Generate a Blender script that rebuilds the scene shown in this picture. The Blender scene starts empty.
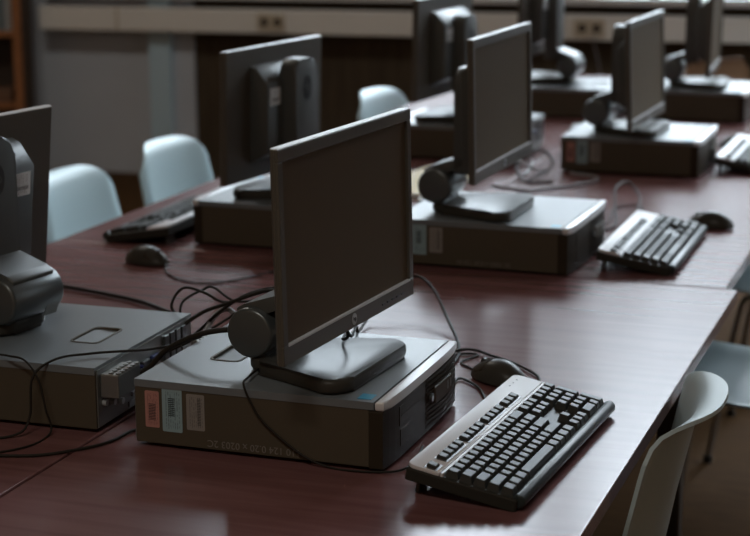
import bpy, bmesh, math, random
from mathutils import Vector, Matrix
random.seed(7)
PI = math.pi
scene = bpy.context.scene
COL = scene.collection
T = 0.74                                    # desk top height

# ------------------------------------------------------------------ materials
def mat(name, col, rough=0.5, metal=0.0, spec=0.5, coat=0.0, noise=None, bump=None, nscale=(1, 1, 1)):
    m = bpy.data.materials.new(name); m.use_nodes = True
    nt = m.node_tree; b = nt.nodes['Principled BSDF']
    b.inputs['Base Color'].default_value = (*col, 1)
    b.inputs['Roughness'].default_value = rough
    b.inputs['Metallic'].default_value = metal
    b.inputs['Specular IOR Level'].default_value = spec
    b.inputs['Coat Weight'].default_value = coat
    if noise or bump:
        tc = nt.nodes.new('ShaderNodeTexCoord'); mp = nt.nodes.new('ShaderNodeMapping')
        mp.inputs['Scale'].default_value = nscale
        n = nt.nodes.new('ShaderNodeTexNoise'); n.inputs['Scale'].default_value = (noise or bump)[0]
        n.inputs['Detail'].default_value = 5
        nt.links.new(tc.outputs['Object'], mp.inputs['Vector']); nt.links.new(mp.outputs['Vector'], n.inputs['Vector'])
        if noise:
            r = nt.nodes.new('ShaderNodeValToRGB')
            k = noise[1]
            r.color_ramp.elements[0].position = .3; r.color_ramp.elements[1].position = .7
            r.color_ramp.elements[0].color = (*[c * (1 - k) for c in col], 1)
            r.color_ramp.elements[1].color = (*[c * (1 + k) for c in col], 1)
            nt.links.new(n.outputs['Fac'], r.inputs['Fac']); nt.links.new(r.outputs['Color'], b.inputs['Base Color'])
        if bump:
            bp = nt.nodes.new('ShaderNodeBump'); bp.inputs['Strength'].default_value = bump[1]; bp.inputs['Distance'].default_value = 0.002
            nt.links.new(n.outputs['Fac'], bp.inputs['Height']); nt.links.new(bp.outputs['Normal'], b.inputs['Normal'])
    return m

def label_mat(name, paper, ink, axis=0, scale=60, block=None):
    """printed sticker: paper colour with rows of printed lines and a barcode-like band"""
    m = bpy.data.materials.new(name); m.use_nodes = True
    nt = m.node_tree; b = nt.nodes['Principled BSDF']; b.inputs['Roughness'].default_value = .45
    tc = nt.nodes.new('ShaderNodeTexCoord'); sp = nt.nodes.new('ShaderNodeSeparateXYZ')
    nt.links.new(tc.outputs['Generated'], sp.inputs['Vector'])
    def math_(op, a, bb=None, c=None):
        n = nt.nodes.new('ShaderNodeMath'); n.operation = op
        for i, v in enumerate((a, bb, c)):
            if v is None: continue
            if isinstance(v, (int, float)): n.inputs[i].default_value = v
            else: nt.links.new(v, n.inputs[i])
        return n.outputs[0]
    u = sp.outputs[axis]; v = sp.outputs[2]
    lines = math_('GREATER_THAN', math_('FRACT', math_('MULTIPLY', u, 9.0)), .62)
    ns = nt.nodes.new('ShaderNodeTexNoise'); ns.inputs['Scale'].default_value = 14
    nt.links.new(tc.outputs['Generated'], ns.inputs['Vector'])
    txt = math_('MULTIPLY', lines, math_('GREATER_THAN', ns.outputs['Fac'], .48))
    marg = math_('MULTIPLY', math_('GREATER_THAN', u, .12), math_('LESS_THAN', u, .88))
    marg = math_('MULTIPLY', marg, math_('MULTIPLY', math_('GREATER_THAN', v, .07), math_('LESS_THAN', v, .93)))
    txt = math_('MULTIPLY', math_('MULTIPLY', txt, marg), .6)
    if block:
        u0, u1, v0, v1 = block
        bk = math_('MULTIPLY', math_('MULTIPLY', math_('GREATER_THAN', u, u0), math_('LESS_THAN', u, u1)),
                   math_('MULTIPLY', math_('GREATER_THAN', v, v0), math_('LESS_THAN', v, v1)))
        bars = math_('GREATER_THAN', math_('FRACT', math_('MULTIPLY', v, 23.0)), .4)
        txt = math_('MAXIMUM', txt, math_('MULTIPLY', bk, bars))
    mx = nt.nodes.new('ShaderNodeMix'); mx.data_type = 'RGBA'
    mx.inputs['A'].default_value = (*paper, 1); mx.inputs['B'].default_value = (*ink, 1)
    nt.links.new(txt, mx.inputs['Factor']); nt.links.new(mx.outputs['Result'], b.inputs['Base Color'])
    return m

def wood_mat(name, c1, c2, rough, spec, sc=(1.5, 22, 22), coat=0.0):
    m = bpy.data.materials.new(name); m.use_nodes = True
    nt = m.node_tree; b = nt.nodes['Principled BSDF']
    b.inputs['Roughness'].default_value = rough; b.inputs['Specular IOR Level'].default_value = spec
    b.inputs['Coat Weight'].default_value = coat; b.inputs['Specular Tint'].default_value = (1, .84, .85, 1)
    tc = nt.nodes.new('ShaderNodeTexCoord'); mp = nt.nodes.new('ShaderNodeMapping'); mp.inputs['Scale'].default_value = sc
    n = nt.nodes.new('ShaderNodeTexNoise'); n.inputs['Scale'].default_value = 3; n.inputs['Detail'].default_value = 7; n.inputs['Distortion'].default_value = .6
    r = nt.nodes.new('ShaderNodeValToRGB')
    r.color_ramp.elements[0].color = (*c1, 1); r.color_ramp.elements[1].color = (*c2, 1)
    r.color_ramp.elements[0].position = .35; r.color_ramp.elements[1].position = .65
    nt.links.new(tc.outputs['Object'], mp.inputs['Vector']); nt.links.new(mp.outputs['Vector'], n.inputs['Vector'])
    nt.links.new(n.outputs['Fac'], r.inputs['Fac']); nt.links.new(r.outputs['Color'], b.inputs['Base Color'])
    mr = nt.nodes.new('ShaderNodeMapRange'); mr.inputs['To Min'].default_value = rough - .015; mr.inputs['To Max'].default_value = rough + .02
    n2 = nt.nodes.new('ShaderNodeTexNoise'); n2.inputs['Scale'].default_value = 5; n2.inputs['Detail'].default_value = 4
    nt.links.new(tc.outputs['Object'], n2.inputs['Vector']); nt.links.new(n2.outputs['Fac'], mr.inputs['Value'])
    nt.links.new(mr.outputs['Result'], b.inputs['Roughness'])
    bp = nt.nodes.new('ShaderNodeBump'); bp.inputs['Strength'].default_value = .05; bp.inputs['Distance'].default_value = .001
    nt.links.new(n.outputs['Fac'], bp.inputs['Height']); nt.links.new(bp.outputs['Normal'], b.inputs['Normal'])
    return m

def glass_mat(name):
    m = bpy.data.materials.new(name); m.use_nodes = True
    nt = m.node_tree; nt.nodes.remove(nt.nodes['Principled BSDF']); out = nt.nodes['Material Output']
    t = nt.nodes.new('ShaderNodeBsdfTransparent'); g = nt.nodes.new('ShaderNodeBsdfGlossy'); g.inputs['Roughness'].default_value = .02
    f = nt.nodes.new('ShaderNodeFresnel'); f.inputs['IOR'].default_value = 1.45
    x = nt.nodes.new('ShaderNodeMixShader')
    nt.links.new(f.outputs[0], x.inputs[0]); nt.links.new(t.outputs[0], x.inputs[1]); nt.links.new(g.outputs[0], x.inputs[2])
    nt.links.new(x.outputs[0], out.inputs['Surface'])
    return m

M = {
    'desk': wood_mat('desk_laminate', (.130, .056, .053), (.172, .080, .077), .23, .2, (1.0, 14, 14)),
    'desk_edge': mat('desk_edge_band', (.09, .03, .022), .45),
    'desk_panel': mat('desk_panel_board', (.055, .022, .016), .5, noise=(6, .2)),
    'leg_metal': mat('desk_leg_paint', (.03, .027, .024), .45),
    'case': mat('case_black_steel', (.080, .064, .044), .55, spec=.2),
    'case_top': mat('case_grey_steel', (.145, .16, .168), .36, spec=.5, bump=(900, .03)),
    'plastic': mat('black_plastic', (.036, .027, .018), .45, spec=.1),
    'plastic_gloss': mat('glossy_black_plastic', (.046, .042, .035), .32, spec=.15),
    'grey_plastic': mat('dark_grey_plastic', (.060, .062, .057), .4, spec=.5),
    'bezel': mat('screen_bezel_grey', (.085, .075, .060), .42, spec=.35),
    'screen': mat('screen_panel', (.115, .088, .060), .5, spec=.05),
    'silver': mat('silver_plastic', (.66, .66, .67), .35, metal=.15, spec=.5),
    'band': mat('pale_silver_plastic', (.62, .60, .61), .42, spec=.5),
    'drum': mat('brushed_grey_drum', (.10, .11, .11), .3, metal=.5),
    'key': mat('key_black', (.042, .042, .038), .38, spec=.10),
    'key_body': mat('keyboard_black', (.030, .028, .023), .42, spec=.15),
    'ridge': mat('keyboard_ridge', (.024, .031, .031), .36, spec=.2),
    'steel': mat('zinc_plate', (.22, .22, .21), .4, metal=.6),
    'port_blue': mat('port_blue', (.02, .03, .12), .4),
    'port_dark': mat('port_dark', (.015, .014, .013), .5),
    'cable': mat('black_cable', (.022, .018, .014), .6, spec=.15),
    'cable_grey': mat('grey_cable', (.18, .17, .17), .5),
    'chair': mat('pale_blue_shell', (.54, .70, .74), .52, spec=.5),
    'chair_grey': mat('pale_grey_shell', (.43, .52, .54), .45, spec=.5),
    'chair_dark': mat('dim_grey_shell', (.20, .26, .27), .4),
    'chair_brown': mat('brown_shell', (.20, .11, .06), .4),
    'chrome': mat('chrome_tube', (.35, .35, .35), .25, metal=.9),
    'wall': mat('wall_paint', (.52, .56, .62), .8, noise=(3, .03)),
    'wall_warm': mat('warm_wall_paint', (.58, .40, .26), .85),
    'panel': wood_mat('dark_lower_wall', (.060, .044, .028), (.085, .064, .042), .6, .2, (14, 14, 1)),
    'pillar': mat('light_streak_blue', (.50, .66, .76), .6),
    'trunk': mat('cream_trunking', (.80, .79, .76), .45),
    'socket': mat('cream_socket', (.52, .46, .36), .4),
    'sill': mat('white_sill', (.75, .76, .78), .4),
    'frame': mat('window_frame_paint', (.5, .5, .5), .5),
    'ceiling': mat('ceiling_paint', (.74, .60, .46), .9),
    'floor': wood_mat('brown_floor', (.056, .027, .009), (.076, .038, .013), .85, .08, (3, 20, 20)),
    'shelf_wood': wood_mat('orange_beech', (.30, .12, .045), (.40, .17, .07), .45, .4, (20, 20, 2)),
    'shelf_dark': mat('dark_shelf_side', (.035, .02, .012), .55),
    'manila': mat('manila_card', (.50, .40, .20), .6),
    'white_paper': mat('white_paper', (.7, .72, .74), .6),
    'chip_blue': mat('blue_badge', (.02, .26, .42), .35),
    'ink': mat('chalk_ink', (.17, .15, .13), .7),
    'logo_pale': mat('logo_pale', (.5, .53, .54), .3, metal=.4),
    'logo_dark': mat('logo_dark', (.012, .012, .012), .35),
    'label_pink': label_mat('label_pink', (.42, .20, .17), (.05, .03, .03), 0, block=(.25, .75, .2, .65)),
    'label_blue': label_mat('label_blue', (.26, .37, .40), (.03, .045, .05), 0, block=(.3, .62, .35, .8)),
    'label_grey': label_mat('label_grey', (.24, .22, .20), (.06, .055, .05), 0, block=(.6, .8, .15, .9)),
    'label_white': label_mat('label_white', (.82, .86, .88), (.12, .13, .14), 1, block=(.1, .9, .25, .42)),
    'glass': glass_mat('window_glass'),
}
BOOKC = [(.35, .36, .36), (.10, .14, .16), (.42, .40, .36), (.05, .09, .11), (.25, .27, .28), (.16, .06, .04), (.30, .33, .35), (.07, .07, .06)]
BOOKM = [mat('book_cloth_%d' % i, c, .6) for i, c in enumerate(BOOKC)]

# ------------------------------------------------------------------ mesh helpers
def obj(name, bm, m, parent=None, smooth=False, loc=None, rot=None):
    me = bpy.data.meshes.new(name)
    bmesh.ops.recalc_face_normals(bm, faces=bm.faces[:])
    bm.to_mesh(me); bm.free()
    me.materials.append(M[m] if isinstance(m, str) else m)
    if smooth:
        for p in me.polygons: p.use_smooth = True
        try: me.set_sharp_from_angle(angle=math.radians(40))
        except Exception: pass
    o = bpy.data.objects.new(name, me); COL.objects.link(o)
    if parent: o.parent = parent
    if loc: o.location = loc
    if rot: o.rotation_euler = rot
    return o

def thing(name, label, cat, loc=(0, 0, 0), rz=0, group=None):
    o = bpy.data.objects.new(name, None); COL.objects.link(o)
    o.empty_display_size = .05
    o.location = loc; o.rotation_euler = (0, 0, rz)
    o['label'] = label; o['category'] = cat
    if group: o['group'] = group
    return o

def tag(o, label, cat, group=None):
    o['label'] = label; o['category'] = cat
    if group: o['group'] = group
    return o

def struct(o):
    o['kind'] = 'structure'; return o

def box(bm, x0, x1, y0, y1, z0, z1, bev=0.0, seg=2):
    vs = [bm.verts.new((x, y, z)) for x in (x0, x1) for y in (y0, y1) for z in (z0, z1)]
    F = [(0, 1, 3, 2), (4, 6, 7, 5), (0, 4, 5, 1), (2, 3, 7, 6), (0, 2, 6, 4), (1, 5, 7, 3)]
    fs = [bm.faces.new([vs[i] for i in f]) for f in F]
    if bev > 0:
        es = list({e for f in fs for e in f.edges})
        bmesh.ops.bevel(bm, geom=es, offset=bev, segments=seg, profile=.5, affect='EDGES')
    return bm

def B(*a, **k): return box(bmesh.new(), *a, **k)

def prism(bm, pts, z0, z1, bev=0.0, seg=2):
    """outline in xy extruded in z, top and bottom rims bevelled"""
    lo = [bm.verts.new((x, y, z0)) for x, y in pts]; hi = [bm.verts.new((x, y, z1)) for x, y in pts]
    n = len(pts)
    ft = bm.faces.new(hi); fb = bm.faces.new(lo[::-1])
    for i in range(n): bm.faces.new((lo[i], lo[(i + 1) % n], hi[(i + 1) % n], hi[i]))
    if bev > 0:
        es = list(ft.edges) + list(fb.edges)
        bmesh.ops.bevel(bm, geom=es, offset=bev, segments=seg, profile=.5, affect='EDGES')
    return bm

def rrect(x0, x1, y0, y1, r, n=6):
    if not isinstance(r, (list, tuple)): r = [r] * 4
    P = []
    for (cx, cy, a, rr) in ((x1 - r[0], y1 - r[0], 0, r[0]), (x0 + r[1], y1 - r[1], 90, r[1]), (x0 + r[2], y0 + r[2], 180, r[2]), (x1 - r[3], y0 + r[3], 270, r[3])):
        for i in range(n + 1):
            t = math.radians(a + 90 * i / n); P.append((cx + rr * math.cos(t), cy + rr * math.sin(t)))
    return P

def xform(bm, mtx, verts=None):
    bmesh.ops.transform(bm, matrix=mtx, verts=verts or bm.verts[:]); return bm

def cyl(bm, p0, p1, r, seg=20, r1=None, bev=0):
    p0, p1 = Vector(p0), Vector(p1); d = p1 - p0
    q = d.to_track_quat('Z', 'Y').to_matrix().to_4x4()
    res = bmesh.ops.create_cone(bm, cap_ends=True, segments=seg, radius1=r, radius2=r if r1 is None else r1, depth=d.length,
                                matrix=Matrix.Translation((p0 + p1) / 2) @ q)
    if bev:
        es = [e for v in res['verts'] for e in v.link_edges if abs((e.verts[0].co - e.verts[1].co).normalized().dot(d.normalized())) < .1]
        bmesh.ops.bevel(bm, geom=list(set(es)), offset=bev, segments=3, profile=.5, affect='EDGES')
    return bm

def spline(P, sub=8):
    P = [Vector(p) for p in P]
    if len(P) < 3: return P
    Q = [P[0] * 2 - P[1]] + P + [P[-1] * 2 - P[-2]]; out = []
    for i in range(1, len(Q) - 2):
        a, b, c, d = Q[i - 1], Q[i], Q[i + 1], Q[i + 2]
        for k in range(sub):
            t = k / sub
            out.append(.5 * ((2 * b) + (c - a) * t + (2 * a - 5 * b + 4 * c - d) * t * t + (3 * b - a - 3 * c + d) * t ** 3))
    out.append(P[-1]); return out

def tube(bm, P, r, seg=8, sub=8):
    pts = spline(P, sub); rings = []; up = None
    for i, p in enumerate(pts):
        d = (pts[min(i + 1, len(pts) - 1)] - pts[max(i - 1, 0)]).normalized()
        if up is None:
            up = Vector((0, 0, 1)) if abs(d.z) < .9 else Vector((1, 0, 0))
        s = d.cross(up)
        if s.length < 1e-5: s = d.orthogonal()
        s.normalize(); u = s.cross(d).normalized(); up = u
        rings.append([bm.verts.new(p + (s * math.cos(2 * PI * k / seg) + u * math.sin(2 * PI * k / seg)) * r) for k in range(seg)])
    for a, b in zip(rings, rings[1:]):
        for k in range(seg): bm.faces.new((a[k], a[(k + 1) % seg], b[(k + 1) % seg], b[k]))
    bm.faces.new(rings[0][::-1]); bm.faces.new(rings[-1])
    return bm

def text_obj(name, body, size, m, parent, mtx, extrude=.0003):
    cu = bpy.data.curves.new(name, 'FONT'); cu.body = body; cu.size = size; cu.extrude = extrude
    cu.align_x = 'CENTER'; cu.align_y = 'CENTER'; cu.resolution_u = 3
    tmp = bpy.data.objects.new(name + '_tmp', cu); COL.objects.link(tmp)
    dg = bpy.context.evaluated_depsgraph_get()
    me = bpy.data.meshes.new_from_object(tmp.evaluated_get(dg)); me.name = name
    bpy.data.objects.remove(tmp); bpy.data.curves.remove(cu)
    me.transform(mtx); me.materials.clear(); me.materials.append(M[m])
    o = bpy.data.objects.new(name, me); COL.objects.link(o); o.parent = parent
    return o

def axes(X, Y, Z, o):
    return Matrix(((X[0], Y[0], Z[0], o[0]), (X[1], Y[1], Z[1], o[1]), (X[2], Y[2], Z[2], o[2]), (0, 0, 0, 1)))

def dup(root, loc, rz, label, skip=()):
    r = root.copy(); COL.objects.link(r); r.location = loc; r.rotation_euler = (0, 0, rz); r['label'] = label
    kids = list(root.children)
    for ch in kids:
        if ch.name.split('.')[0] in skip: continue
        c = ch.copy(); COL.objects.link(c); c.parent = r
        for g in list(ch.children):
            if g.name.split('.')[0] in skip: continue
            d = g.copy(); COL.objects.link(d); d.parent = c
    return r

# ------------------------------------------------------------------ room
WX, WY, WA = -3.7, 6.0, 0.07                # the window wall turns a little away to the right
WR = Matrix.Translation((WX, WY, 0)) @ Matrix.Rotation(WA, 4, 'Z')
RX0, RX1, RY0, ZC = -4.75, 4.2, -3.8, 4.4
def wallobj(name, bm, m, parent=None):      # local: x along the wall, -y into the room
    o = obj(name, bm, m, parent)
    if parent is None: o.matrix_world = WR
    return o
struct(obj('floor', B(RX0 - .15, RX1 + .15, RY0 - .15, 7.0, -.1, 0), 'floor'))
struct(obj('ceiling', B(RX0 - .15, RX1 + .15, RY0 - .15, 7.0, ZC, ZC + .1), 'ceiling'))
struct(obj('wall_left', B(RX0 - .15, RX0, RY0, 6.8, 0, ZC), 'wall_warm'))
rw = bmesh.new(); RW0, RW1 = 3.0, 5.7
box(rw, RX1, RX1 + .15, RY0, RW0, 0, ZC); box(rw, RX1, RX1 + .15, RW1, 6.8, 0, ZC)
box(rw, RX1, RX1 + .15, RW0, RW1, 0, 1.0); box(rw, RX1, RX1 + .15, RW0, RW1, 2.9, ZC)
struct(obj('wall_right', rw, 'wall_warm'))
struct(obj('wall_front', B(RX0 - .15, RX1 + .15, RY0 - .15, RY0, 0, ZC), 'wall_warm'))
SILL = .93; HEAD = 4.15
bays = [(1.10, 2.75), (2.95, 4.60), (4.80, 6.45)]
bw = bmesh.new()
xs = [-1.2, bays[0][0]]
box(bw, -1.2, .80, 0, .25, 0, ZC)
box(bw, .80, 8.1, 0, .25, HEAD, ZC)
prev = .80
for a, b in bays + [(8.1, 8.1)]:
    if a > prev + .01: box(bw, prev, a, 0, .25, SILL, HEAD)
    prev = b
struct(wallobj('wall_back', bw, 'wall'))
struct(wallobj('trim_1', B(.92, 8.1, .0, .25, 0, SILL), 'panel'))           # dark brown wall below the windows
struct(wallobj('trim_6', B(.805, .925, -.02, .25, 0, SILL), 'wall'))            # narrow return beside the pier
struct(wallobj('trim_2', B(.69, .81, -.06, .25, 0, ZC), 'pillar'))          # pier; its pale blue stands in for a streak of window light
struct(wallobj('trim_3', B(.115, 8.1, -.11, .06, SILL, SILL + .035, bev=.006), 'sill'))
struct(wallobj('trim_4', B(.115, 8.0, -.145, -.062, .765, .885, bev=.006), 'trunk'))   # cable trunking along the wall
jt = bmesh.new()
for jx in (.55, 2.4, 4.3, 5.9): box(jt, jx, jx + .012, -.148, -.140, .763, .887)
struct(wallobj('trim_5', jt, 'socket'))
for i, (a, b) in enumerate(bays):
    w = thing('window_%d' % (i + 1), 'tall window above the pale sill', 'window')
    del w['label'], w['category']; w['kind'] = 'structure'
    w.matrix_world = WR
    f = bmesh.new(); t = .05
    z0, z1 = SILL + .036, HEAD
    box(f, a, a + t, .06, .12, z0, z1); box(f, b - t, b, .06, .12, z0, z1)
    box(f, a + t, b - t, .06, .12, z0, z0 + t); box(f, a + t, b - t, .06, .12, z1 - t, z1)
    box(f, (a + b) / 2 - .03, (a + b) / 2 + .03, .06, .12, z0 + t, z1 - t)
    obj('window_frame', f, 'frame', w)
    obj('pane', B(a + t, (a + b) / 2 - .03, .085, .09, z0 + t, z1 - t), 'glass', w)
    obj('pane', B((a + b) / 2 + .03, b - t, .085, .09, z0 + t, z1 - t), 'glass', w)
    L = bpy.data.lights.new('sky_portal', 'AREA'); L.shape = 'RECTANGLE'; L.size = b - a; L.size_y = z1 - z0
    L.cycles.is_portal = True
    lo = bpy.data.objects.new('sky_portal', L); COL.objects.link(lo)
    lo.matrix_world = WR @ Matrix.Translation(((a + b) / 2, .26, (z0 + z1) / 2)) @ Matrix.Rotation(-PI / 2, 4, 'X')

w = bpy.data.objects.new('window_4', None); COL.objects.link(w); w['kind'] = 'structure'; w.location = (RX1 + .06, 0, 0)
f = bmesh.new()
for a, b in ((RW0, RW0 + .05), (RW1 - .05, RW1), ((RW0 + RW1) / 2 - .03, (RW0 + RW1) / 2 + .03)): box(f, 0, .06, a, b, 1.0, 2.9)
for a, b in ((RW0 + .05, (RW0 + RW1) / 2 - .03), ((RW0 + RW1) / 2 + .03, RW1 - .05)):
    box(f, 0, .06, a, b, 1.0, 1.05); box(f, 0, .06, a, b, 2.85, 2.9)
    obj('pane', B(.025, .03, a, b, 1.05, 2.85), 'glass', w)
obj('window_frame', f, 'frame', w)
L = bpy.data.lights.new('sky_portal', 'AREA'); L.shape = 'RECTANGLE'; L.size = 1.9; L.size_y = RW1 - RW0; L.cycles.is_portal = True
lo = bpy.data.objects.new('sky_portal', L); COL.objects.link(lo)
lo.matrix_world = Matrix.Translation((RX1 + .16, (RW0 + RW1) / 2, 1.95)) @ Matrix.Rotation(PI / 2, 4, 'Y')

# sockets on the trunking
sk = [(1.395, 'cream double wall socket on the trunking behind the left-hand monitors'),
      (3.00, 'pale wall socket on the trunking, behind the gap between the far monitors'),
      (3.55, 'pale wall socket on the trunking at far right, right of the farthest upright monitor')]
for x, lab in sk:
    s = thing('wall_socket', lab, 'socket', WR @ Vector((x, -.145, .825)), WA, 'wall sockets on the trunking')
    obj('face_plate', B(-.075, .075, -.010, 0, -.043, .043, bev=.004), 'socket', s)
    for dx in (-.035, .035):
        obj('outlet', cyl(bmesh.new(), (dx, -.0105, 0), (dx, -.0125, 0), .02, 16), 'shelf_dark', s)

# bookcase at far left with a few books
BK = WR @ Matrix.Translation((-.225, -.135, 0)) @ Matrix.Rotation(.42, 4, 'Z')      # stands at an angle in the corner
bk = thing('bookcase', 'open orange wood bookcase standing by the far wall at the left edge', 'bookcase', BK.translation, WA + .42)
Wb, Db, Hb = .96, .20, 1.95
obj('side_panel', B(.17, .215, -Db, 0, 0, Hb), 'shelf_wood', bk)
sp_ = obj('side_panel', B(.216, .262, -Db - .01, 0, 0, Hb), 'shelf_dark', bk); sp_['label'] = 'dark brown outer end panel'
obj('side_panel', B(-.60, -.57, -Db, 0, 0, Hb), 'shelf_wood', bk)
obj('back_panel', B(-.57, .17, -.012, 0, .03, Hb), 'shelf_dark', bk)
zsh = [.03, .36, .735, 1.11, 1.48, 1.93]
for z in zsh: obj('shelf', B(-.57, .17, -Db, -.012, z, z + .028), 'shelf_wood', bk)
bx = .165
labs = ['pale grey spine standing at the right end', 'dark blue spine second from the right', 'cream spine third from the right', 'dark teal spine fourth from the right', 'mid grey spine fifth from the right', 'dark red spine sixth from the right']
for i in range(6):
    th = (.035, .028, .045, .03, .04, .032)[i]; h = (.27, .24, .29, .25, .28, .23)[i]
    b_ = thing('book', 'book with ' + labs[i] + ' of the upper bookcase shelf', 'book',
               BK @ Vector((bx - th / 2, -.04, .763)), WA + .42, 'books on the upper bookcase shelf')
    cov = bmesh.new(); box(cov, -th / 2, -th / 2 + .003, -.14, 0, 0, h); box(cov, th / 2 - .003, th / 2, -.14, 0, 0, h); box(cov, -th / 2 + .003, th / 2 - .003, -.14, -.137, 0, h)
    obj('cover', cov, BOOKM[i], b_); obj('pages', B(-th / 2 + .003, th / 2 - .003, -.137, -.006, .004, h - .004), 'white_paper', b_)
    bx -= th + .003
bb = thing('storage_box', 'low brown box lying on the lower bookcase shelf', 'box', BK @ Vector((.02, -.105, .388)), WA + .42)
obj('box_body', B(-.13, .13, -.085, .085, 0, .05, bev=.004), mat('brown_card', (.16, .075, .04), .6), bb)
obj('box_lid', B(-.134, .134, -.088, .088, .05, .07, bev=.004), mat('brown_card_lid', (.2, .10, .055), .6), bb)

# ------------------------------------------------------------------ desks
def desk(x0, x1, y0, y1, label, open_side):
    d = thing('desk', label, 'desk', ((x0 + x1) / 2, (y0 + y1) / 2, 0), 0, 'desks of the double row')
    w, l = (x1 - x0) / 2, (y1 - y0) / 2
    obj('desktop', B(-w, w, -l, l, T - .026, T, bev=.0025), 'desk', d)
    s = open_side
    obj('modesty_panel', B(-s * w + s * .06 - .009, -s * w + s * .06 + .009, -l + .06, l - .06, .30, T - .0265), 'desk_panel', d)
    for sy in (-1, 1):
        for sx in (-1, 1):
            yy = sy * (l - .05); xx = sx * (w - .11)
            obj('leg', B(xx - .022, xx + .022, yy - .022, yy + .022, 0, T - .0265, bev=.004), 'leg_metal', d)
        bm = bmesh.new(); yy = sy * (l - .05)
        box(bm, -w + .133, w - .133, yy - .015, yy + .015, T - .09, T - .03)
        obj('cross_rail', bm, 'leg_metal', d)
    return d
G = .002; MX = -.072
desk(MX + G, .684, -.56, 1.24 - G, 'nearest desk, dark red-brown, in the lower right foreground', 1)
desk(MX + G, .659, 1.24 + G, 3.04 - G, 'dark red-brown desk in the right column, second from the camera', 1)
desk(MX + G, .660, 3.04 + G, 4.84, 'dark red-brown desk in the right column nearest the windows', 1)
desk(-.835, MX - G, -.56, 1.24 - G, 'dark red-brown desk in the lower left with the silver-handled computer and a lone mouse', -1)
desk(-.833, MX - G, 1.24 + G, 3.04 - G, 'dark red-brown desk in the left column in front of the two pale chairs', -1)
desk(-.833, MX - G, 3.04 + G, 4.84, 'dark red-brown desk in the left column nearest the windows', -1)

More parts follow.
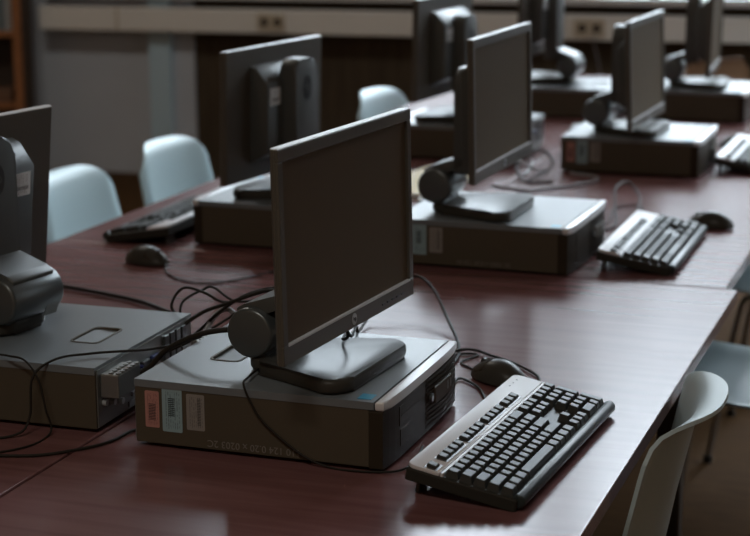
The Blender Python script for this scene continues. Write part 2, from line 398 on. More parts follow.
# ------------------------------------------------------------------ desktop computer (origin: rear near-side corner on the desk)
PW, PD, PH = .379, .338, .100
def make_pc(label, loc, rz):
    r = thing('desktop_computer', label, 'computer', loc, rz, 'desktop computers lying flat on the desks')
    obj('case', B(.002, PW - .022, 0, PD, .006, PH - .0045, bev=.0015), 'case', r)
    # cover plate with a recessed finger grip near the rear
    top = bmesh.new()
    hx0, hx1, hy0, hy1 = .062, .108, .125, .215
    z0, z1 = PH - .0045, PH
    xa, xb, ya, yb = .002, PW - .0145, -.001, PD + .001
    for (a, b, c, d) in ((xa, hx0, ya, yb), (hx1, xb, ya, yb), (hx0, hx1, ya, hy0), (hx0, hx1, hy1, yb)):
        box(top, a, b, c, d, z0, z1)
    box(top, xa, xb, ya, ya + .0012, PH - .011, z0); box(top, xa, xb, yb - .0012, yb, PH - .011, z0)
    cover = obj('top_cover', top, 'case_top', r)
    rim = bmesh.new(); o_ = rrect(hx0 - .0022, hx1 + .0022, hy0 - .0022, hy1 + .0022, .012); i_ = rrect(hx0 + .0012, hx1 - .0012, hy0 + .0012, hy1 - .0012, .009)
    vo = [rim.verts.new((x, y, PH + .0012)) for x, y in o_]; vi = [rim.verts.new((x, y, PH + .0012)) for x, y in i_]
    vb = [rim.verts.new((x, y, PH - .001)) for x, y in o_]; vj = [rim.verts.new((x, y, PH - .004)) for x, y in i_]
    n = len(o_)
    for k in range(n):
        q = (k + 1) % n
        rim.faces.new((vo[k], vo[q], vi[q], vi[k])); rim.faces.new((vb[k], vb[q], vo[q], vo[k])); rim.faces.new((vi[k], vi[q], vj[q], vj[k]))
    hr = obj('grip_rim', rim, 'case', cover); hr['label'] = 'dark rim around the finger grip'
    flo = bmesh.new()
    vs = [flo.verts.new(p) for p in ((hx0, hy0, PH - .0038), (hx1, hy0, PH - .0012), (hx1, hy1, PH - .0012), (hx0, hy1, PH - .0038))]
    flo.faces.new(vs)
    v2 = [flo.verts.new((v.co.x, v.co.y, PH - .0042)) for v in vs]; flo.faces.new(v2[::-1])
    for k in range(4): flo.faces.new((vs[k], v2[k], v2[(k + 1) % 4], vs[(k + 1) % 4]))
    gf = obj('grip_plate', flo, 'case_top', cover)
    # front bezel, slightly bowed
    bz = bmesh.new()
    def bow(y): return .005 * (1 - ((y - PD / 2) / (PD / 2)) ** 4)
    pts = [(PW - .022, 0), (PW - .002, 0)] + [(PW - .002 + bow(PD * k / 16), PD * k / 16) for k in range(1, 16)] + [(PW - .002, PD), (PW - .022, PD)]
    prism(bz, pts, .004, PH - .0125, bev=.002)
    fb = obj('front_bezel', bz, 'plastic', r)
    tr = bmesh.new()
    pts = [(PW - .0125, -.001), (PW, -.001)] + [(PW + .001 + bow(PD * k / 16), PD * k / 16) for k in range(1, 16)] + [(PW, PD + .001), (PW - .0125, PD + .001)]
    prism(tr, pts, PH - .0122, PH + .0012, bev=.0035, seg=3)
    ts = obj('trim_strip', tr, 'silver', fb, smooth=True); ts['label'] = 'silver strip along the top front edge'
    gr = bmesh.new()
    y0, y1 = PD * .52, PD - .010
    xf = lambda y: PW - .003 + bow(y)
    for k in range(11):
        z = .010 + k * .007
        P = [(PW - .012, y0)] + [(xf(y0 + (y1 - y0) * j / 8) + .002 + .004 * math.sin(PI * j / 8), y0 + (y1 - y0) * j / 8) for j in range(9)] + [(PW - .012, y1)]
        prism(gr, P, z, z + .0042)
    obj('grille', gr, 'plastic', fb)
    od = bmesh.new(); box(od, xf(.1) - .004, xf(.1) + .0012, .058, PD * .49, .050, .078, bev=.0005)
    box(od, xf(.1) - .004, xf(.1) + .0019, .064, PD * .44, .0632, .0640)
    obj('disc_drive', od, 'plastic', fb)
    od = bmesh.new(); box(od, xf(.1) - .004, xf(.1) + .0011, .062, PD * .47, .020, .044, bev=.0005)
    obj('card_bay', od, 'plastic', fb)
    pp = bmesh.new(); box(pp, xf(.23) - .004, xf(.23) + .0072, .205, .285, .040, .066, bev=.002)
    obj('port_panel', pp, 'case', fb)
    for yy in (.262, .276):
        u = obj('usb_port', B(xf(.27), xf(.27) + .0078, yy, yy + .006, .047, .060), 'steel', fb)
    pb = obj('power_button', cyl(bmesh.new(), (xf(.2) + .002, .192, .053), (xf(.2) + .007, .192, .053), .007, 18, bev=.0015), 'drum', fb)
    cb = bmesh.new(); box(cb, PW - .042, PW - .022, .010, .034, PH, PH + .0006)
    obj('badge_sticker', cb, 'chip_blue', r)['label'] = 'small blue square badge'
    # rear panel
    rp = bmesh.new(); box(rp, 0, .002, .004, PD - .004, .008, PH - .005)
    box(rp, -.002, 0, .006, PD - .10, .012, .020)
    rear = obj('rear_panel', rp, 'steel', r)
    ps = bmesh.new()
    box(ps, -.030, 0, PD - .085, PD - .012, .052, .088, bev=.002)
    for a in range(6):
        for b in range(2): cyl(ps, (-.027 + .012 * b, PD - .078 + a * .0118, .088), (-.027 + .012 * b, PD - .078 + a * .0118, .0905), .004, 8)
    obj('connector_block', ps, 'steel', rear)
    for k in range(4):
        obj('expansion_slot', B(-.004, 0, .03 + k * .0215, .046 + k * .0215, .030, .090, bev=.001), 'drum', rear)
    for k, (yy, m_) in enumerate(((.135, 'port_blue'), (.170, 'port_dark'), (.205, 'port_blue'))):
        p_ = bmesh.new(); box(p_, -.007, 0, yy, yy + .026, .060, .071, bev=.002)
        cyl(p_, (-.010, yy - .004, .0655), (0, yy - .004, .0655), .003, 8); cyl(p_, (-.010, yy + .030, .0655), (0, yy + .030, .0655), .003, 8)
        obj('video_port', p_, m_, rear)
    for k in range(5):
        obj('rear_usb_port', B(-.004, 0, .14 + k * .019, .153 + k * .019, .026, .033), 'steel', rear)
    for k in range(3):
        obj('screw', cyl(bmesh.new(), (-.006, .265 + k * .026, .030 + .006 * k), (0, .265 + k * .026, .030 + .006 * k), .005, 12), 'logo_pale', rear)
    for sx in (.04, PW - .06):
        for sy in (.04, PD - .04):
            obj('foot', cyl(bmesh.new(), (sx, sy, 0), (sx, sy, .0065), .012, 14), 'cable', r)
    # stickers and writing on the side
    for (x0, x1, z0, z1, m_, lb) in ((.018, .040, .030, .084, 'label_pink', 'pink printed sticker'), (.045, .076, .026, .090, 'label_blue', 'pale blue barcode sticker'), (.083, .111, .032, .085, 'label_grey', 'grey licence sticker')):
        s_ = bmesh.new(); prism(s_, rrect(x0, x1, z0, z1, .002, 3), 0, .0005)
        xform(s_, axes((1, 0, 0), (0, 0, 1), (0, -1, 0), (0, 0, 0)))
        obj('sticker', s_, m_, r)['label'] = lb
    return r

def ink_number(parent, body, size, xc, zc):
    o = text_obj('asset_number', body, size, 'ink', parent, axes((-1, 0, 0), (0, 0, -1), (0, -1, 0), (xc, -.0002, zc)))
    o['label'] = 'faint hand-written number upside down along the side'

pc1 = make_pc('nearest black computer in the right column, with pink, blue and grey stickers', (0, 0, T), 0)
spots_pc = [((-.037, 1.242, T), -.013, 'black computer under the second monitor of the right column, beside the bright-banded keyboard'),
            ((.023, 2.491, T), .009, 'black computer under the third monitor of the right column, three stickers on its left end'),
            ((-.005, 3.60, T), 0, 'farthest black computer of the right column, near the windows'),
            ((-.082, .366, T), PI + .02, 'nearest computer of the left column, its rear sockets and finger grip in view'),
            ((-.1416, 1.631, T), PI, 'black computer under the monitor seen from behind, left of the nearest screen'),
            ((-.13, 2.92, T), PI, 'black computer of the left column, third from the camera, below a pale keyboard-side desk edge'),
            ((-.05, 3.888, T), PI, 'farthest black computer of the left column, in front of the dark lower wall')]
spots_pc[5] = (spots_pc[5][0], PI, 'third computer of the left column, glimpsed past the top right corner of the nearest monitor')
pcs = [pc1]
for loc, rz, lab in spots_pc: pcs.append(dup(pc1, loc, rz, lab))
ink_number(pc1, '110 124 0.20 x 0203 2C', .0145, .185, .0155)
ink_number(pcs[1], '2C 0203 x 0.20 124 01', .0125, .20, .016)

# ------------------------------------------------------------------ monitor (origin: base, under the screen's front)
DW, DH = .444, .288
def ring_logo(name, parent, m_ring, m_txt, mtx, a, b, txt):
    bm = bmesh.new(); n = 28
    prism(bm, [(a * math.cos(2 * PI * k / n), b * math.sin(2 * PI * k / n)) for k in range(n)], 0, .0008)
    xform(bm, mtx); o = obj(name, bm, m_ring, parent)
    return o
def make_monitor(label, loc, rz, fz, tilt, sticker_y):
    r = thing('monitor', label, 'monitor', loc, rz, 'flat monitors standing on the computers')
    # base slab
    bm = bmesh.new()
    P = [p for p in rrect(-.150, .040, -.125, .125, [.035, .03, .03, .035], 8) if p[0] > -.03] + rrect(-.148, -.02, -.062, .062, .03, 8)[9:27]
    P.sort(key=lambda p: math.atan2(p[1], p[0] + .05))
    prism(bm, P, 0, .021, bev=.008, seg=4)
    base = obj('base', bm, 'plastic_gloss', r, smooth=True)
    bm = bmesh.new(); cyl(bm, (-.138, -.062, .057), (-.138, .062, .057), .037, 36, bev=.006)
    box(bm, -.146, -.118, -.05, .05, .019, .055)
    dr = obj('hinge_drum', bm, 'drum', r, smooth=True)
    # arm plate from the drum up to the neck
    bm = bmesh.new(); top = .112
    prof = [(-.165, .090), (-.150, .0975), (-.105, top), (-.075, top + .012), (-.075, top - .010), (-.10, top - .02), (-.135, .075), (-.160, .070)]
    lo = [bm.verts.new((x, -.05, z)) for x, z in prof]; hi = [bm.verts.new((x, .05, z)) for x, z in prof]
    bm.faces.new(lo); bm.faces.new(hi[::-1])
    for k in range(len(prof)): bm.faces.new((lo[k], hi[k], hi[(k + 1) % len(prof)], lo[(k + 1) % len(prof)]))
    bmesh.ops.bevel(bm, geom=bm.edges[:], offset=.003, segments=2, profile=.5, affect='EDGES')
    obj('arm', bm, 'grey_plastic', r, smooth=True)
    # neck column behind the display
    bm = bmesh.new(); prism(bm, rrect(.082, min(.305, fz + .264), -.05, .05, [.03, .008, .008, .03], 6), .055, .098, bev=.006, seg=3)
    xform(bm, axes((0, 0, 1), (0, 1, 0), (-1, 0, 0), (0, 0, 0)))
    nk = obj('neck', bm, 'grey_plastic', r, smooth=True)
    mt = axes((0, -1, 0), (0, 0, 1), (-1, 0, 0), (-.0975, 0, min(.305, fz + .264) - .065))
    lg = ring_logo('logo_badge', nk, 'logo_dark', 'logo_pale', mt, .021, .027, 'hp'); lg['label'] = 'dark oval maker badge'
    text_obj('logo_letters', 'hp', .028, 'grey_plastic', nk, axes((0, -1, 0), (.15, 0, 1), (-1, 0, 0), (-.0986, 0, min(.305, fz + .264) - .063)))
    # display
    bm = bmesh.new()
    fw, ft, fc = .014, .017, .026
    plan = [(-.006, -DW / 2), (-.006, DW / 2), (-.009, DW / 2), (-.0145, DW / 2 - .006), (-.0145, -DW / 2 + .006), (-.009, -DW / 2)]
    prism(bm, plan, 0, DH, bev=.0012)
    for a in ((-DW / 2, DW / 2, 0, fc), (-DW / 2, DW / 2, DH - ft, DH), (-DW / 2, -DW / 2 + fw, fc, DH - ft), (DW / 2 - fw, DW / 2, fc, DH - ft)):
        box(bm, -.0062, 0, *a, bev=.0008, seg=1)
    d = obj('display', bm, 'bezel', r, loc=(0, 0, fz), rot=(0, -tilt, 0))
    obj('screen', B(-.0055, -.0045, -DW / 2 + fw, DW / 2 - fw, fc, DH - ft), 'screen', d)
    st = bmesh.new(); box(st, -.0045, .0008, -DW / 2 + fw, DW / 2 - fw, fc - .0018, fc + .0010)  # bezel lip in silver: the light it catches is put into its colour
    obj('chin_ledge', st, 'silver', d)['label'] = 'thin ledge below the screen, coloured silver as if lit'
    tp = bmesh.new(); prism(tp, [(-.0005, -DW / 2 + .001), (-.0005, DW / 2 - .001), (-.009, DW / 2 - .001), (-.0140, DW / 2 - .006), (-.0140, -DW / 2 + .006), (-.009, -DW / 2 + .001)], DH - .0005, DH + .0016, bev=.0008, seg=1)  # pale slab over the grey bezel top, top light put into its colour
    obj('top_edge', tp, 'silver', d)['label'] = 'top edge coloured pale as if lit from above'
    bm = bmesh.new(); prism(bm, [(-.0140, .250), (-.030, .245), (-.060, .212), (-.060, .062), (-.0140, .036)], -.118, .118, bev=.004)
    xform(bm, axes((1, 0, 0), (0, 0, 1), (0, -1, 0), (0, 0, 0)))
    hs = obj('rear_housing', bm, 'grey_plastic', d, smooth=True)
    lb = obj('label_sticker', B(-.0608, -.0598, sticker_y - .022, sticker_y + .022, .165, .203), 'label_white', d); lb['label'] = 'white printed label'
    ring_logo('chin_badge', d, 'logo_pale', 'logo_dark', axes((0, 1, 0), (0, 0, 1), (1, 0, 0), (.0002, 0, fc / 2)), .008, .0085, 'hp')
    text_obj('chin_letters', 'hp', .0095, 'logo_dark', d, axes((0, 1, 0), (-.15, 0, 1), (1, 0, 0), (.0013, 0, fc / 2 + .0006)), .0002)
    for k in range(5):
        obj('menu_button', B(0, .0012, .10 + k * .018, .110 + k * .018, .0095, .0125), 'logo_dark', d)
    text_obj('model_text', 'LA2005', .007, 'grey_plastic', d, axes((0, 1, 0), (0, 0, 1), (1, 0, 0), (.0003, -.19, fc / 2))) if False else None
    return r

PT = T + PH + .0012
mons = [
    ((.289, .130), -.074, .065, .019, 'nearest monitor, facing right, its blank dark screen in the centre foreground', .08),
    ((.171, 1.372), -.007, .093, .020, 'second monitor of the right column, blank screen facing right', .08),
    ((.241, 2.621), -.019, .031, .041, 'third monitor of the right column, low on its base with a top edge coloured pale as if lit', .08),
    ((.25, 3.75), .07, .050, -.02, 'farthest monitor of the right column, seen edge-on and cut by the top of the photo', .08),
    ((-.425, .205), 3.00, .037, .10, 'monitor at the left edge seen from behind with a silver hinge drum', -.085),
    ((-.400, 1.450), 3.03, .045, .023, 'monitor seen from behind, left of the nearest screen, oval badge on its neck', .085),
    ((-.400, 2.730), 3.07, .070, .02, 'monitor seen from behind at top centre, third of the left column', .085),
    ((-.38, 3.74), 3.14, .090, .03, 'farthest monitor of the left column, dark against the trunking', .085)]
for (xy, rz, fz, tl, lab, sy) in mons:
    mo = make_monitor(lab, (xy[0], xy[1], PT), rz, fz, tl, sy)
    if sy < 0:                              # only this one carries a plain metal tag below the drum
        tg = B(-.0005, .0008, -.054, -.022, -.012, .012); xform(tg, Matrix.Translation((-.1655, 0, .030)) @ Matrix.Rotation(math.radians(-25), 4, 'Y'))
        o_ = obj('metal_tag', tg, 'steel', mo); o_['label'] = 'small plain silver tag below the drum'

# ------------------------------------------------------------------ keyboard (origin: left rear corner; +Y to the right, +X to the user)
KL, KW = .452, .166
def make_keyboard(label, loc, rz):
    r = thing('keyboard', label, 'keyboard', loc, rz, 'keyboards on the desks')
    slope = math.atan2(.028, KW)
    Rm = Matrix.Translation((0, 0, .046)) @ Matrix.Rotation(slope, 4, 'Y')
    def part(name, bm, m, parent=r, smooth=False):
        xform(bm, Rm); return obj(name, bm, m, parent, smooth)
    bm = bmesh.new(); prism(bm, rrect(0, KW - .010, 0, KL, .004, 3), -.022, -.004, bev=.002)
    body = part('body', bm, 'key_body')
    bm = bmesh.new(); prism(bm, rrect(0, .0465, .0015, KL - .0015, [.001, .012, .012, .001], 4), -.0042, .0012, bev=.001, seg=2)
    bd = part('rear_band', bm, 'band', smooth=True); bd['label'] = 'pale silver band along the rear edge'
    bm = bmesh.new(); box(bm, .0475, .0510, .003, KL - .003, -.0042, .0008); part('groove_strip', bm, 'band')
    bm = bmesh.new(); cyl(bm, (KW - .010, .004, -.007), (KW - .010, KL - .004, -.007), .0095, 18, bev=.003)
    part('front_ridge', bm, 'ridge', smooth=True)
    for k in range(3):
        part('indicator_light', cyl(bmesh.new(), (.012, KL - .060 + k * .017, .001), (.012, KL - .060 + k * .017, .0018), .0013, 8), 'logo_dark')
    for yy in (.035, KL - .035):
        bm = bmesh.new(); box(bm, .012, .018, yy - .018, yy + .018, -.043, -.02, bev=.002)
        ft = part('foot', bm, 'grey_plastic')
    U = .01905; y0 = .0055
    def key(y, x, w=1, h=1, top=0.0, m='key', low=False):
        a, b = y + .0006, y + w * U - .0006; c, d = x + .0006, x + h * U - .0006
        zt = .0065 if not low else .005
        bm = bmesh.new(); i = .0028
        vs = [bm.verts.new(p) for p in ((c, a, -.004), (d, a, -.004), (d, b, -.004), (c, b, -.004), (c + .0016, a + i, zt), (d - i - .0008, a + i, zt - .0008), (d - i - .0008, b - i, zt - .0008), (c + .0016, b - i, zt))]
        for f in ((3, 2, 1, 0), (4, 5, 6, 7), (0, 1, 5, 4), (1, 2, 6, 5), (2, 3, 7, 6), (3, 0, 4, 7)): bm.faces.new([vs[k] for k in f])
        es = [e for e in bm.edges if all(v.co.z > 0 for v in e.verts)]
        bmesh.ops.bevel(bm, geom=es, offset=.0007, segments=1, affect='EDGES')
        return part('key', bm, m)
    # function row inside the silver band
    fr = .0235
    wells = bmesh.new()
    groups = [(0, 1), (2, 4), (6.5, 4), (11, 4), (15.5, 3)]
    for g0, n in groups:
        box(wells, fr - .0005, fr + .0185, y0 + g0 * U - .0012, y0 + (g0 + n) * U + .0012, .0008, .0018)
    part('key_wells', wells, 'logo_dark')
    for g0, n in groups:
        for k in range(n): key(y0 + (g0 + k) * U, fr, 1, .95)
    X0 = .0530
    rows = [[1] * 13 + [2], [1.5] + [1] * 12 + [1.5], [1.75] + [1] * 11 + [2.25], [2.25] + [1] * 10 + [2.75], [1.25, 1.25, 1.25, 6.25, 1.25, 1.25, 1.25, 1.25]]
    H = .0191 / U
    for ri, row in enumerate(rows):
        y = y0
        for w in row:
            key(y, X0 + ri * .0191, w, H); y += w * U
    yn = y0 + 15.5 * U
    for ri in (0, 1):
        for k in range(3): key(yn + k * U, X0 + ri * .0191, 1, H)
    key(yn + U, X0 + 3 * .0191, 1, H)
    for k in range(3): key(yn + k * U, X0 + 4 * .0191, 1, H)
    yp = yn + 3.45 * U
    for k in range(4): key(yp + k * U, X0, 1, H)
    for ri in (1, 2, 3):
        for k in range(3): key(yp + k * U, X0 + ri * .0191, 1, H)
    key(yp + 3 * U, X0 + .0191, 1, 2 * H); key(yp + 3 * U, X0 + 3 * .0191, 1, 2 * H)
    key(yp, X0 + 4 * .0191, 2, H); key(yp + 2 * U, X0 + 4 * .0191, 1, H)
    return r
kb = make_keyboard('nearest keyboard, black keys with a pale silver rear band, in front of the nearest computer', (.437, -.078, T), -.056)
k2 = dup(kb, (.385, 1.312, T), .009, 'silver-banded keyboard in front of the second computer of the right column')
k3 = dup(kb, (.43, 2.60, T), 0, 'silver-banded keyboard cut by the right edge of the photo')
k4 = dup(kb, (-.575, 1.705, T), PI + .02, 'dark keyboard seen low from its far side, in front of the two pale chairs')

# ------------------------------------------------------------------ mice
def make_mouse(label, loc, rz, cable_pts):
    r = thing('computer_mouse', label, 'mouse', loc, rz, 'black mice on the desks')
    bm = bmesh.new(); bmesh.ops.create_uvsphere(bm, u_segments=28, v_segments=16, radius=1)
    for v in bm.verts:                      # nose towards -x, palm hump towards +x
        x, y, z = v.co
        hump = .020 + .010 * max(0, math.cos((x - .25) * 1.3))
        zz = z * hump * 1.15 if z > 0 else z * .004
        v.co = (x * .056, y * (.031 + .002 * x), zz + .0045)
    obj('body', bm, 'plastic_gloss', r, smooth=True)
    for s in (-1, 1):
        b = bmesh.new()
        pts = []
        for k in range(9):
            x = -.85 + k * .09
            pts.append((x * .056, s * .0012 + s * .0, 0))
        P = [(x, s * .0015) for x in (-.050, -.012)] + [(-.012, s * .026), (-.030, s * .0235), (-.045, s * .014)]
        g = [b.verts.new((x, y, .0)) for x, y in P]; b.faces.new(g)
        bmesh.ops.subdivide_edges(b, edges=b.edges[:], cuts=3, use_grid_fill=True)
        bmesh.ops.triangulate(b, faces=b.faces[:])
        for v in b.verts:
            x, y = v.co.x / .056, v.co.y / (.031 + .002 * v.co.x / .056)
            q = max(0, 1 - x * x - y * y) ** .5
            v.co.z = q * (.020 + .010 * max(0, math.cos((x - .25) * 1.3))) * 1.15 + .0052
        bmesh.ops.solidify(b, geom=b.faces[:], thickness=.0006)
        obj('button', b, 'plastic', r, smooth=True)
    obj('scroll_wheel', cyl(bmesh.new(), (-.030, -.003, .027), (-.030, .003, .027), .007, 18), 'grey_plastic', r)
    c = bmesh.new(); inv = (Matrix.Translation(loc) @ Matrix.Rotation(rz, 4, 'Z')).inverted()
    tube(c, [(-.053, 0, .008)] + [inv @ Vector(p) for p in cable_pts], .0019, 8)
    obj('mouse_cable', c, 'cable', r, smooth=True)
    return r
zc = T + .0025
make_mouse('black mouse behind the far end of the nearest keyboard', (.408, .475, T), -.5,
           [(.345, .53, zc), (.32, .56, zc), (.335, .61, zc), (.30, .60, zc), (.24, .48, zc), (.20, .40, zc), (.10, .36, zc)])
make_mouse('black mouse right of the second silver-banded keyboard', (.535, 1.845, T), -.1,
           [(.44, 1.87, zc), (.37, 1.93, zc), (.33, 2.05, zc), (.28, 2.0, zc), (.30, 1.80, zc), (.25, 1.64, zc)])
make_mouse('dark mouse behind the keyboard at the right edge', (.425, 3.09, T), .1,
           [(.33, 3.08, zc), (.28, 3.02, zc), (.2, 2.92, zc), (.12, 2.88, zc)])
make_mouse('lone black mouse on the left desk, in front of the dark low keyboard', (-.530, 1.085, T), PI - .25,
           [(-.455, 1.02, zc), (-.40, .965, zc), (-.335, .945, zc), (-.29, .985, zc), (-.24, 1.10, zc), (-.22, 1.20, zc)])

# ------------------------------------------------------------------ loose cables
def cable(pts, r, label, m='cable', name='cable', grp=None):
    o = obj(name, tube(bmesh.new(), pts, r, 10), m, smooth=True)
    return tag(o, label, 'cable', grp)
cable([(-.09, .33, .790), (-.116, .39, .818), (-.135, .40, .842), (-.113, .40, .873), (-.076, .40, .869), (-.033, .40, .855), (.036, .40, .881), (.10, .36, .895)], .0024,
      'outer looped black cable rising behind the left computer and running to the nearest monitor', grp='cables between the nearest two computers')
cable([(-.09, .35, .795), (-.128, .418, .817), (-.123, .42, .845), (-.086, .42, .868), (-.066, .42, .873), (-.028, .42, .853), (.03, .42, .862), (.09, .40, .885)], .0022,
      'inner looped black cable just inside the taller loop behind the left computer', grp='cables between the nearest two computers')
cable([(-.088, .27, .80), (-.084, .33, .825), (-.060, .36, .845), (-.017, .36, .863), (.054, .36, .890), (.12, .32, .90)], .0032,
      'straight thick black cable across the gap, highest of the bundle', grp='cables between the nearest two computers')
cable([(-.117, .12, .770), (-.078, .12, .795), (-.036, .12, .820), (-.009, .12, .8475), (.023, .12, .867), (.063, .12, .883), (.102, .13, .888), (.13, .14, .886)], .0042,
      'thickest black power cable arching from the left computer over the nearest computer corner', grp='cables between the nearest two computers')
cable([(-.09, .30, .79), (-.074, .38, .810), (-.045, .385, .838), (0, .385, .870), (.048, .385, .888), (.11, .36, .90)], .0028,
      'thin black cable crossing under the thick straight one in the gap', grp='cables between the nearest two computers')
cable([(-.085, .25, .80), (-.05, .30, .815), (-.02, .36, .835), (.02, .37, .862), (.07, .36, .878), (.12, .34, .89)], .0022,
      'thin black cable lowest of the bundle beside the grey ring', grp='cables between the nearest two computers')
cable([(-.083, .28, .775), (-.055, .33, .80), (-.06, .40, .825), (-.045, .42, .838), (-.025, .41, .828), (-.022, .38, .80), (-.04, .36, .77)], .0045,
      'pale grey looped cable standing up behind the left computer', 'cable_grey')
cable([(-.42, -.10, .7435), (-.27, -.08, .7435), (-.185, -.03, .7435), (-.17, -.004, .765), (-.165, .002, .825), (-.145, .035, .8455), (-.112, .079, .8455), (-.073, .10, .847), (-.040, .125, .846), (-.012, .17, .8455), (.004, .22, .8455)], .0019,
      'thin black cable lying over the rear edge of the left computer')
cable([(-.235, .03, .846), (-.209, .012, .851), (-.178, .004, .849), (-.156, .002, .823), (-.145, .0, .780), (-.138, -.003, .7435), (-.15, -.08, .7425), (-.25, -.16, .7425), (-.40, -.20, .7425)], .0016,
      'thin dark cable arching down the near end of the left computer')
cable([(.16, .085, .8475), (.165, .03, .848), (.174, -.0045, .8485), (.185, -.007, .825), (.205, -.005, .795), (.257, -.005, .757), (.30, -.006, .7425), (.35, -.008, .7425), (.395, .01, .7425), (.405, .06, .7425), (.395, .12, .7425)], .0016,
      'thin black cable dropping down the long side of the nearest computer')
cable([(.24, .155, .935), (.262, .16, .905), (.262, .175, .880), (.245, .20, .868), (.235, .245, .8665), (.225, .29, .8475), (.215, .342, .8475), (.21, .355, .80), (.20, .38, .7435), (.15, .45, .7435)], .0024,
      'thin black cable hanging behind the chin of the nearest monitor onto its base')
cable([(.03, .44, .7435), (.10, .58, .7435), (.085, .75, .752), (.09, .85, .79), (.125, .905, .80), (.175, .86, .79), (.235, .76, .76), (.285, .66, .744), (.31, .56, .7435), (.30, .47, .7435)], .0027,
      'black cable arching up off the desk right of the nearest monitor')
cable([(.470, .405, .7435), (.470, .50, .7435), (.42, .565, .7435), (.36, .61, .7435), (.31, .62, .7475), (.25, .55, .7435), (.15, .42, .7435)], .0024,
      'keyboard lead looping behind the nearest mouse')
cable([(.352, .375, .7435), (.345, .459, .7435), (.373, .444, .7435), (.395, .415, .7435), (.42, .36, .744)], .0022,
      'short black lead on the desk between the nearest computer and its mouse')
cable([(-.66, .85, .7455), (-.589, .825, .7455), (-.487, .797, .7455), (-.377, .757, .7455), (-.29, .70, .7455)], .0042,
      'black power cable lying straight across the left desk behind the silver hinge drum')
cable([(-.02, .06, .743), (-.032, .046, .743), (-.038, -.005, .743), (-.064, -.052, .743), (-.12, -.10, .743), (-.25, -.13, .743), (-.42, -.15, .743)], .0022,
      'thin black cable on the desk in the shadow between the nearest two computers')
cable([(-.053, 2.348, .7435), (-.056, 2.45, .7435), (-.085, 2.60, .75), (-.12, 2.55, .78), (-.09, 2.42, .79), (-.03, 2.36, .77), (0, 2.44, .745)], .0035,
      'pale tangled cable loop on the desk behind the second computer', 'cable_grey', grp='tangled leads behind the second computer')
cable([(-.09, 2.20, .7435), (-.022, 2.18, .7435), (.023, 2.163, .7435), (.076, 2.228, .7435), (.116, 2.272, .7435), (.15, 2.40, .7435), (.06, 2.46, .7435)], .004,
      'pale lead curving along the desk behind the second monitor', 'cable_grey', grp='tangled leads behind the second computer')
cable([(-.02, 2.32, .7435), (.02, 2.42, .77), (-.03, 2.48, .80), (-.07, 2.38, .775), (-.02, 2.28, .745), (.05, 2.30, .7435)], .004,
      'dark tangled cable loop standing on the desk in front of the third computer', 'cable', grp='tangled leads behind the second computer')
cable([(.24, 1.66, .7435), (.324, 1.751, .7435), (.30, 1.90, .76), (.28, 2.0, .79), (.29, 2.10, .79), (.335, 2.03, .765), (.356, 1.86, .7435), (.40, 1.72, .7435)], .003,
      'black cable looping up behind the second silver-banded keyboard')

# ------------------------------------------------------------------ chairs (origin: floor under the seat; faces +X)
def make_chair(label, loc, rz, shell_mat, curv=.018, drop=.125, de=2.7, wide=1.0, zs=1.0):
    r = thing('shell_chair', label, 'chair', loc, rz)
    prof = [(.215, .425), (.20, .442), (.15, .452), (.08, .446), (0, .438), (-.08, .434), (-.145, .440), (-.19, .466), (-.215, .51), (-.230, .57), (-.243, .64), (-.256, .70), (-.268, .755), (-.280, .789), (-.299, .803), (-.320, .807)]
    pts = spline([(x, 0, z) for x, z in prof], 3)
    n = len(pts); NU = 24
    bm = bmesh.new(); grid = []
    tot = [0]
    for a, b in zip(pts, pts[1:]): tot.append(tot[-1] + (b - a).length)
    Lt = tot[-1]
    def at_len(t):
        for q in range(n - 1):
            if tot[q + 1] >= t: return pts[q].lerp(pts[q + 1], (t - tot[q]) / max(1e-9, tot[q + 1] - tot[q]))
        return pts[-1].copy()
    for i, p in enumerate(pts):
        s = tot[i] / Lt
        row = []; s0 = s
        for k in range(NU + 1):
            u = -1 + 2 * k / NU
            w = abs(u) ** 2.2
            fl = max(0, (abs(u) - .84) / .16) ** 1.4
            s = s0 * (1 - drop * abs(u) ** de) + (1 - s0) * .10 * abs(u) ** 4
            p = at_len(s * Lt)
            back = min(1, max(0, (s - .42) / .2))
            hw = .215 + .012 * math.sin(PI * min(1, s * 1.6)) - .026 * max(0, (s - .55) / .45)
            x = p.x + back * curv * w - back * .012 * fl
            z = p.z + (1 - back) * (.045 * w if s > .12 else .045 * w * s / .12) - (1 - back) * .012 * fl
            row.append(bm.verts.new((x, u * hw * wide, z * zs)))
        grid.append(row)
    for a, b in zip(grid, grid[1:]):
        for k in range(NU): bm.faces.new((a[k], a[k + 1], b[k + 1], b[k]))
    bmesh.ops.recalc_face_normals(bm, faces=bm.faces[:])
    bmesh.ops.solidify(bm, geom=bm.faces[:], thickness=.006)
    obj('shell', bm, shell_mat, r, smooth=True)
    for sx in (-1, 1):
        for sy in (-1, 1):
            obj('leg', tube(bmesh.new(), [(sx * .11 - .02, sy * .12, .437), (sx * .14 - .02, sy * .16, .40), (sx * .20 - .02, sy * .215, .01)], .009, 10, 6), 'chrome', r, smooth=True)
            obj('foot_cap', cyl(bmesh.new(), (sx * .20 - .02, sy * .215, 0), (sx * .20 - .02, sy * .215, .02), .012, 12), 'cable', r)
    fr = bmesh.new(); cyl(fr, (-.13, -.12, .427), (-.13, .12, .427), .008, 10); cyl(fr, (.09, -.12, .427), (.09, .12, .427), .008, 10)
    obj('seat_frame', fr, 'chrome', r)
    return r
make_chair('pale blue shell chair left of the desks, nearer of the two standing side by side', (-.80, 1.745, 0), .02, 'chair')
make_chair('pale blue shell chair left of the desks, standing before the pillar coloured as a light streak', (-.815, 2.315, 0), -.06, 'chair', zs=.992)
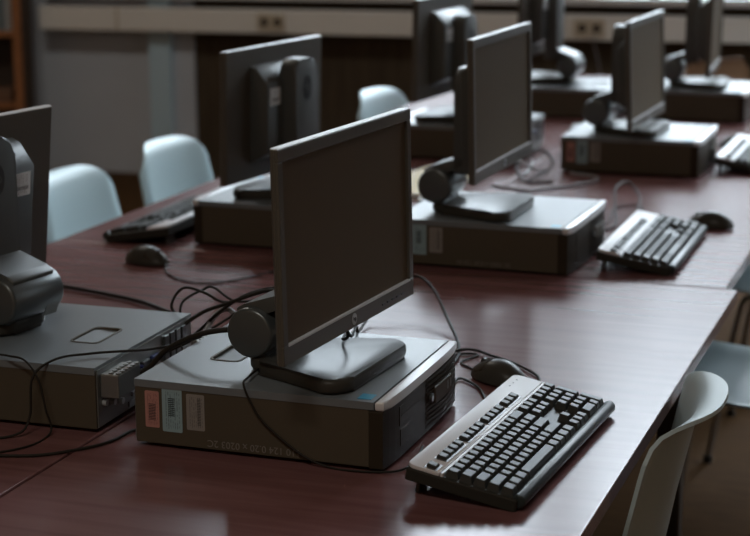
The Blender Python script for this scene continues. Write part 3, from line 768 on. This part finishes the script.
make_chair('pale blue shell chair, only its rounded back top visible beyond the nearest monitor', (-.62, 3.56, 0), -.12, 'chair')
make_chair('pale grey shell chair at lower right, its curled back rim against the nearest desk', (.474, .31, 0), PI + .03, 'chair_grey', .050, .092, 3.3, 1.05, .988)
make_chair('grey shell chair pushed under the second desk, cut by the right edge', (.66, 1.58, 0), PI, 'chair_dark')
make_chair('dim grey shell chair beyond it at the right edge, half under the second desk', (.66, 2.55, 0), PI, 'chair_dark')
make_chair('dark brown chair with a curved back standing beyond the desks below the trunking', (-.15, 5.24, 0), PI / 2 + .9, 'chair_brown')

# paper things
mf = thing('folder', 'beige card folder lying behind the second computer, left of its monitor stand', 'folder', (-.27, 2.19, T), -.15)
obj('cover', B(-.085, .085, -.21, .21, .0125, .014), 'manila', mf); obj('papers', B(-.08, .082, -.205, .205, .0015, .0125), 'white_paper', mf); obj('back_cover', B(-.085, .085, -.21, .21, 0, .0015), 'manila', mf)
pw = thing('wall_cable', 'thin pale cable dropping from the trunking behind the far desks', 'cable')
del pw['label'], pw['category']; bpy.data.objects.remove(pw)
cb_ = obj('cable', tube(bmesh.new(), [WR @ Vector((3.02, -.152, .80)), WR @ Vector((3.03, -.165, .74)), WR @ Vector((3.06, -.158, .60)), WR @ Vector((3.10, -.15, .35)), WR @ Vector((3.1, -.15, .006))], .004, 8), 'cable_grey', smooth=True)
tag(cb_, 'thin pale cable dropping from a socket on the trunking to the floor', 'cable')

# ------------------------------------------------------------------ light: overcast daylight through the windows
wd = bpy.data.worlds.new('World'); scene.world = wd; wd.use_nodes = True
nt = wd.node_tree; bg = nt.nodes['Background']
tc = nt.nodes.new('ShaderNodeTexCoord'); sp = nt.nodes.new('ShaderNodeSeparateXYZ'); nt.links.new(tc.outputs['Generated'], sp.inputs[0])
cv = nt.nodes.new('ShaderNodeFloatCurve'); nt.links.new(sp.outputs['Z'], cv.inputs['Value'])   # low sky set dark to dim desk reflections, overcast brightening upwards
cp_ = cv.mapping.curves[0].points
for k, (z, v) in enumerate(((0, 1.2), (.20, 1.2), (.32, 2.0), (.362, 24), (.6, 32), (1, 38))):
    p = cp_[k] if k < 2 else cp_.new(z, v / 40)
    p.location = (z, v / 40)
for p in cp_: p.handle_type = 'VECTOR'
cv.mapping.update()
mr = nt.nodes.new('ShaderNodeMath'); mr.operation = 'MULTIPLY'; mr.inputs[1].default_value = 40.0; nt.links.new(cv.outputs[0], mr.inputs[0])
nt.links.new(mr.outputs[0], bg.inputs['Strength']); bg.inputs['Color'].default_value = (.78, .90, 1.0, 1)

for (x, y, e) in ((.4, -2.3, 32), (-2.4, 2.9, 26)):        # unseen fill lights added to lift dark sides and the back wall
    L = bpy.data.lights.new('fill_light', 'AREA'); L.shape = 'RECTANGLE'; L.size = 1.2; L.size_y = .3; L.energy = e; L.color = (1, .95, .86)
    lo = bpy.data.objects.new('fill_light', L); COL.objects.link(lo); lo.location = (x, y, 3.6)

# ------------------------------------------------------------------ camera
cam = bpy.data.cameras.new('Camera'); co = bpy.data.objects.new('Camera', cam); COL.objects.link(co)
yaw, pit, rol, fpx = -.34195, .22253, -.004475, 1730.27
cy, sy, cp, sp2 = math.cos(yaw), math.sin(yaw), math.cos(pit), math.sin(pit)
Fv = Vector((sy * cp, cy * cp, -sp2)); Rv = Vector((cy, -sy, 0)); Uv = Rv.cross(Fv)
R2 = Rv * math.cos(rol) + Uv * math.sin(rol); U2 = Uv * math.cos(rol) - Rv * math.sin(rol)
co.matrix_world = axes(R2, U2, -Fv, (1.12128, -2.11893, 1.53627))
cam.sensor_width = 36; cam.lens = fpx / 750 * 36; cam.clip_start = .05; cam.clip_end = 60
cam.dof.use_dof = True; cam.dof.focus_distance = 2.45; cam.dof.aperture_fstop = 5.0
scene.camera = co
vs = scene.view_settings
vs.view_transform = 'Standard'; vs.look = 'None'; vs.gamma = 1; vs.exposure = 0.0; vs.use_curve_mapping = False
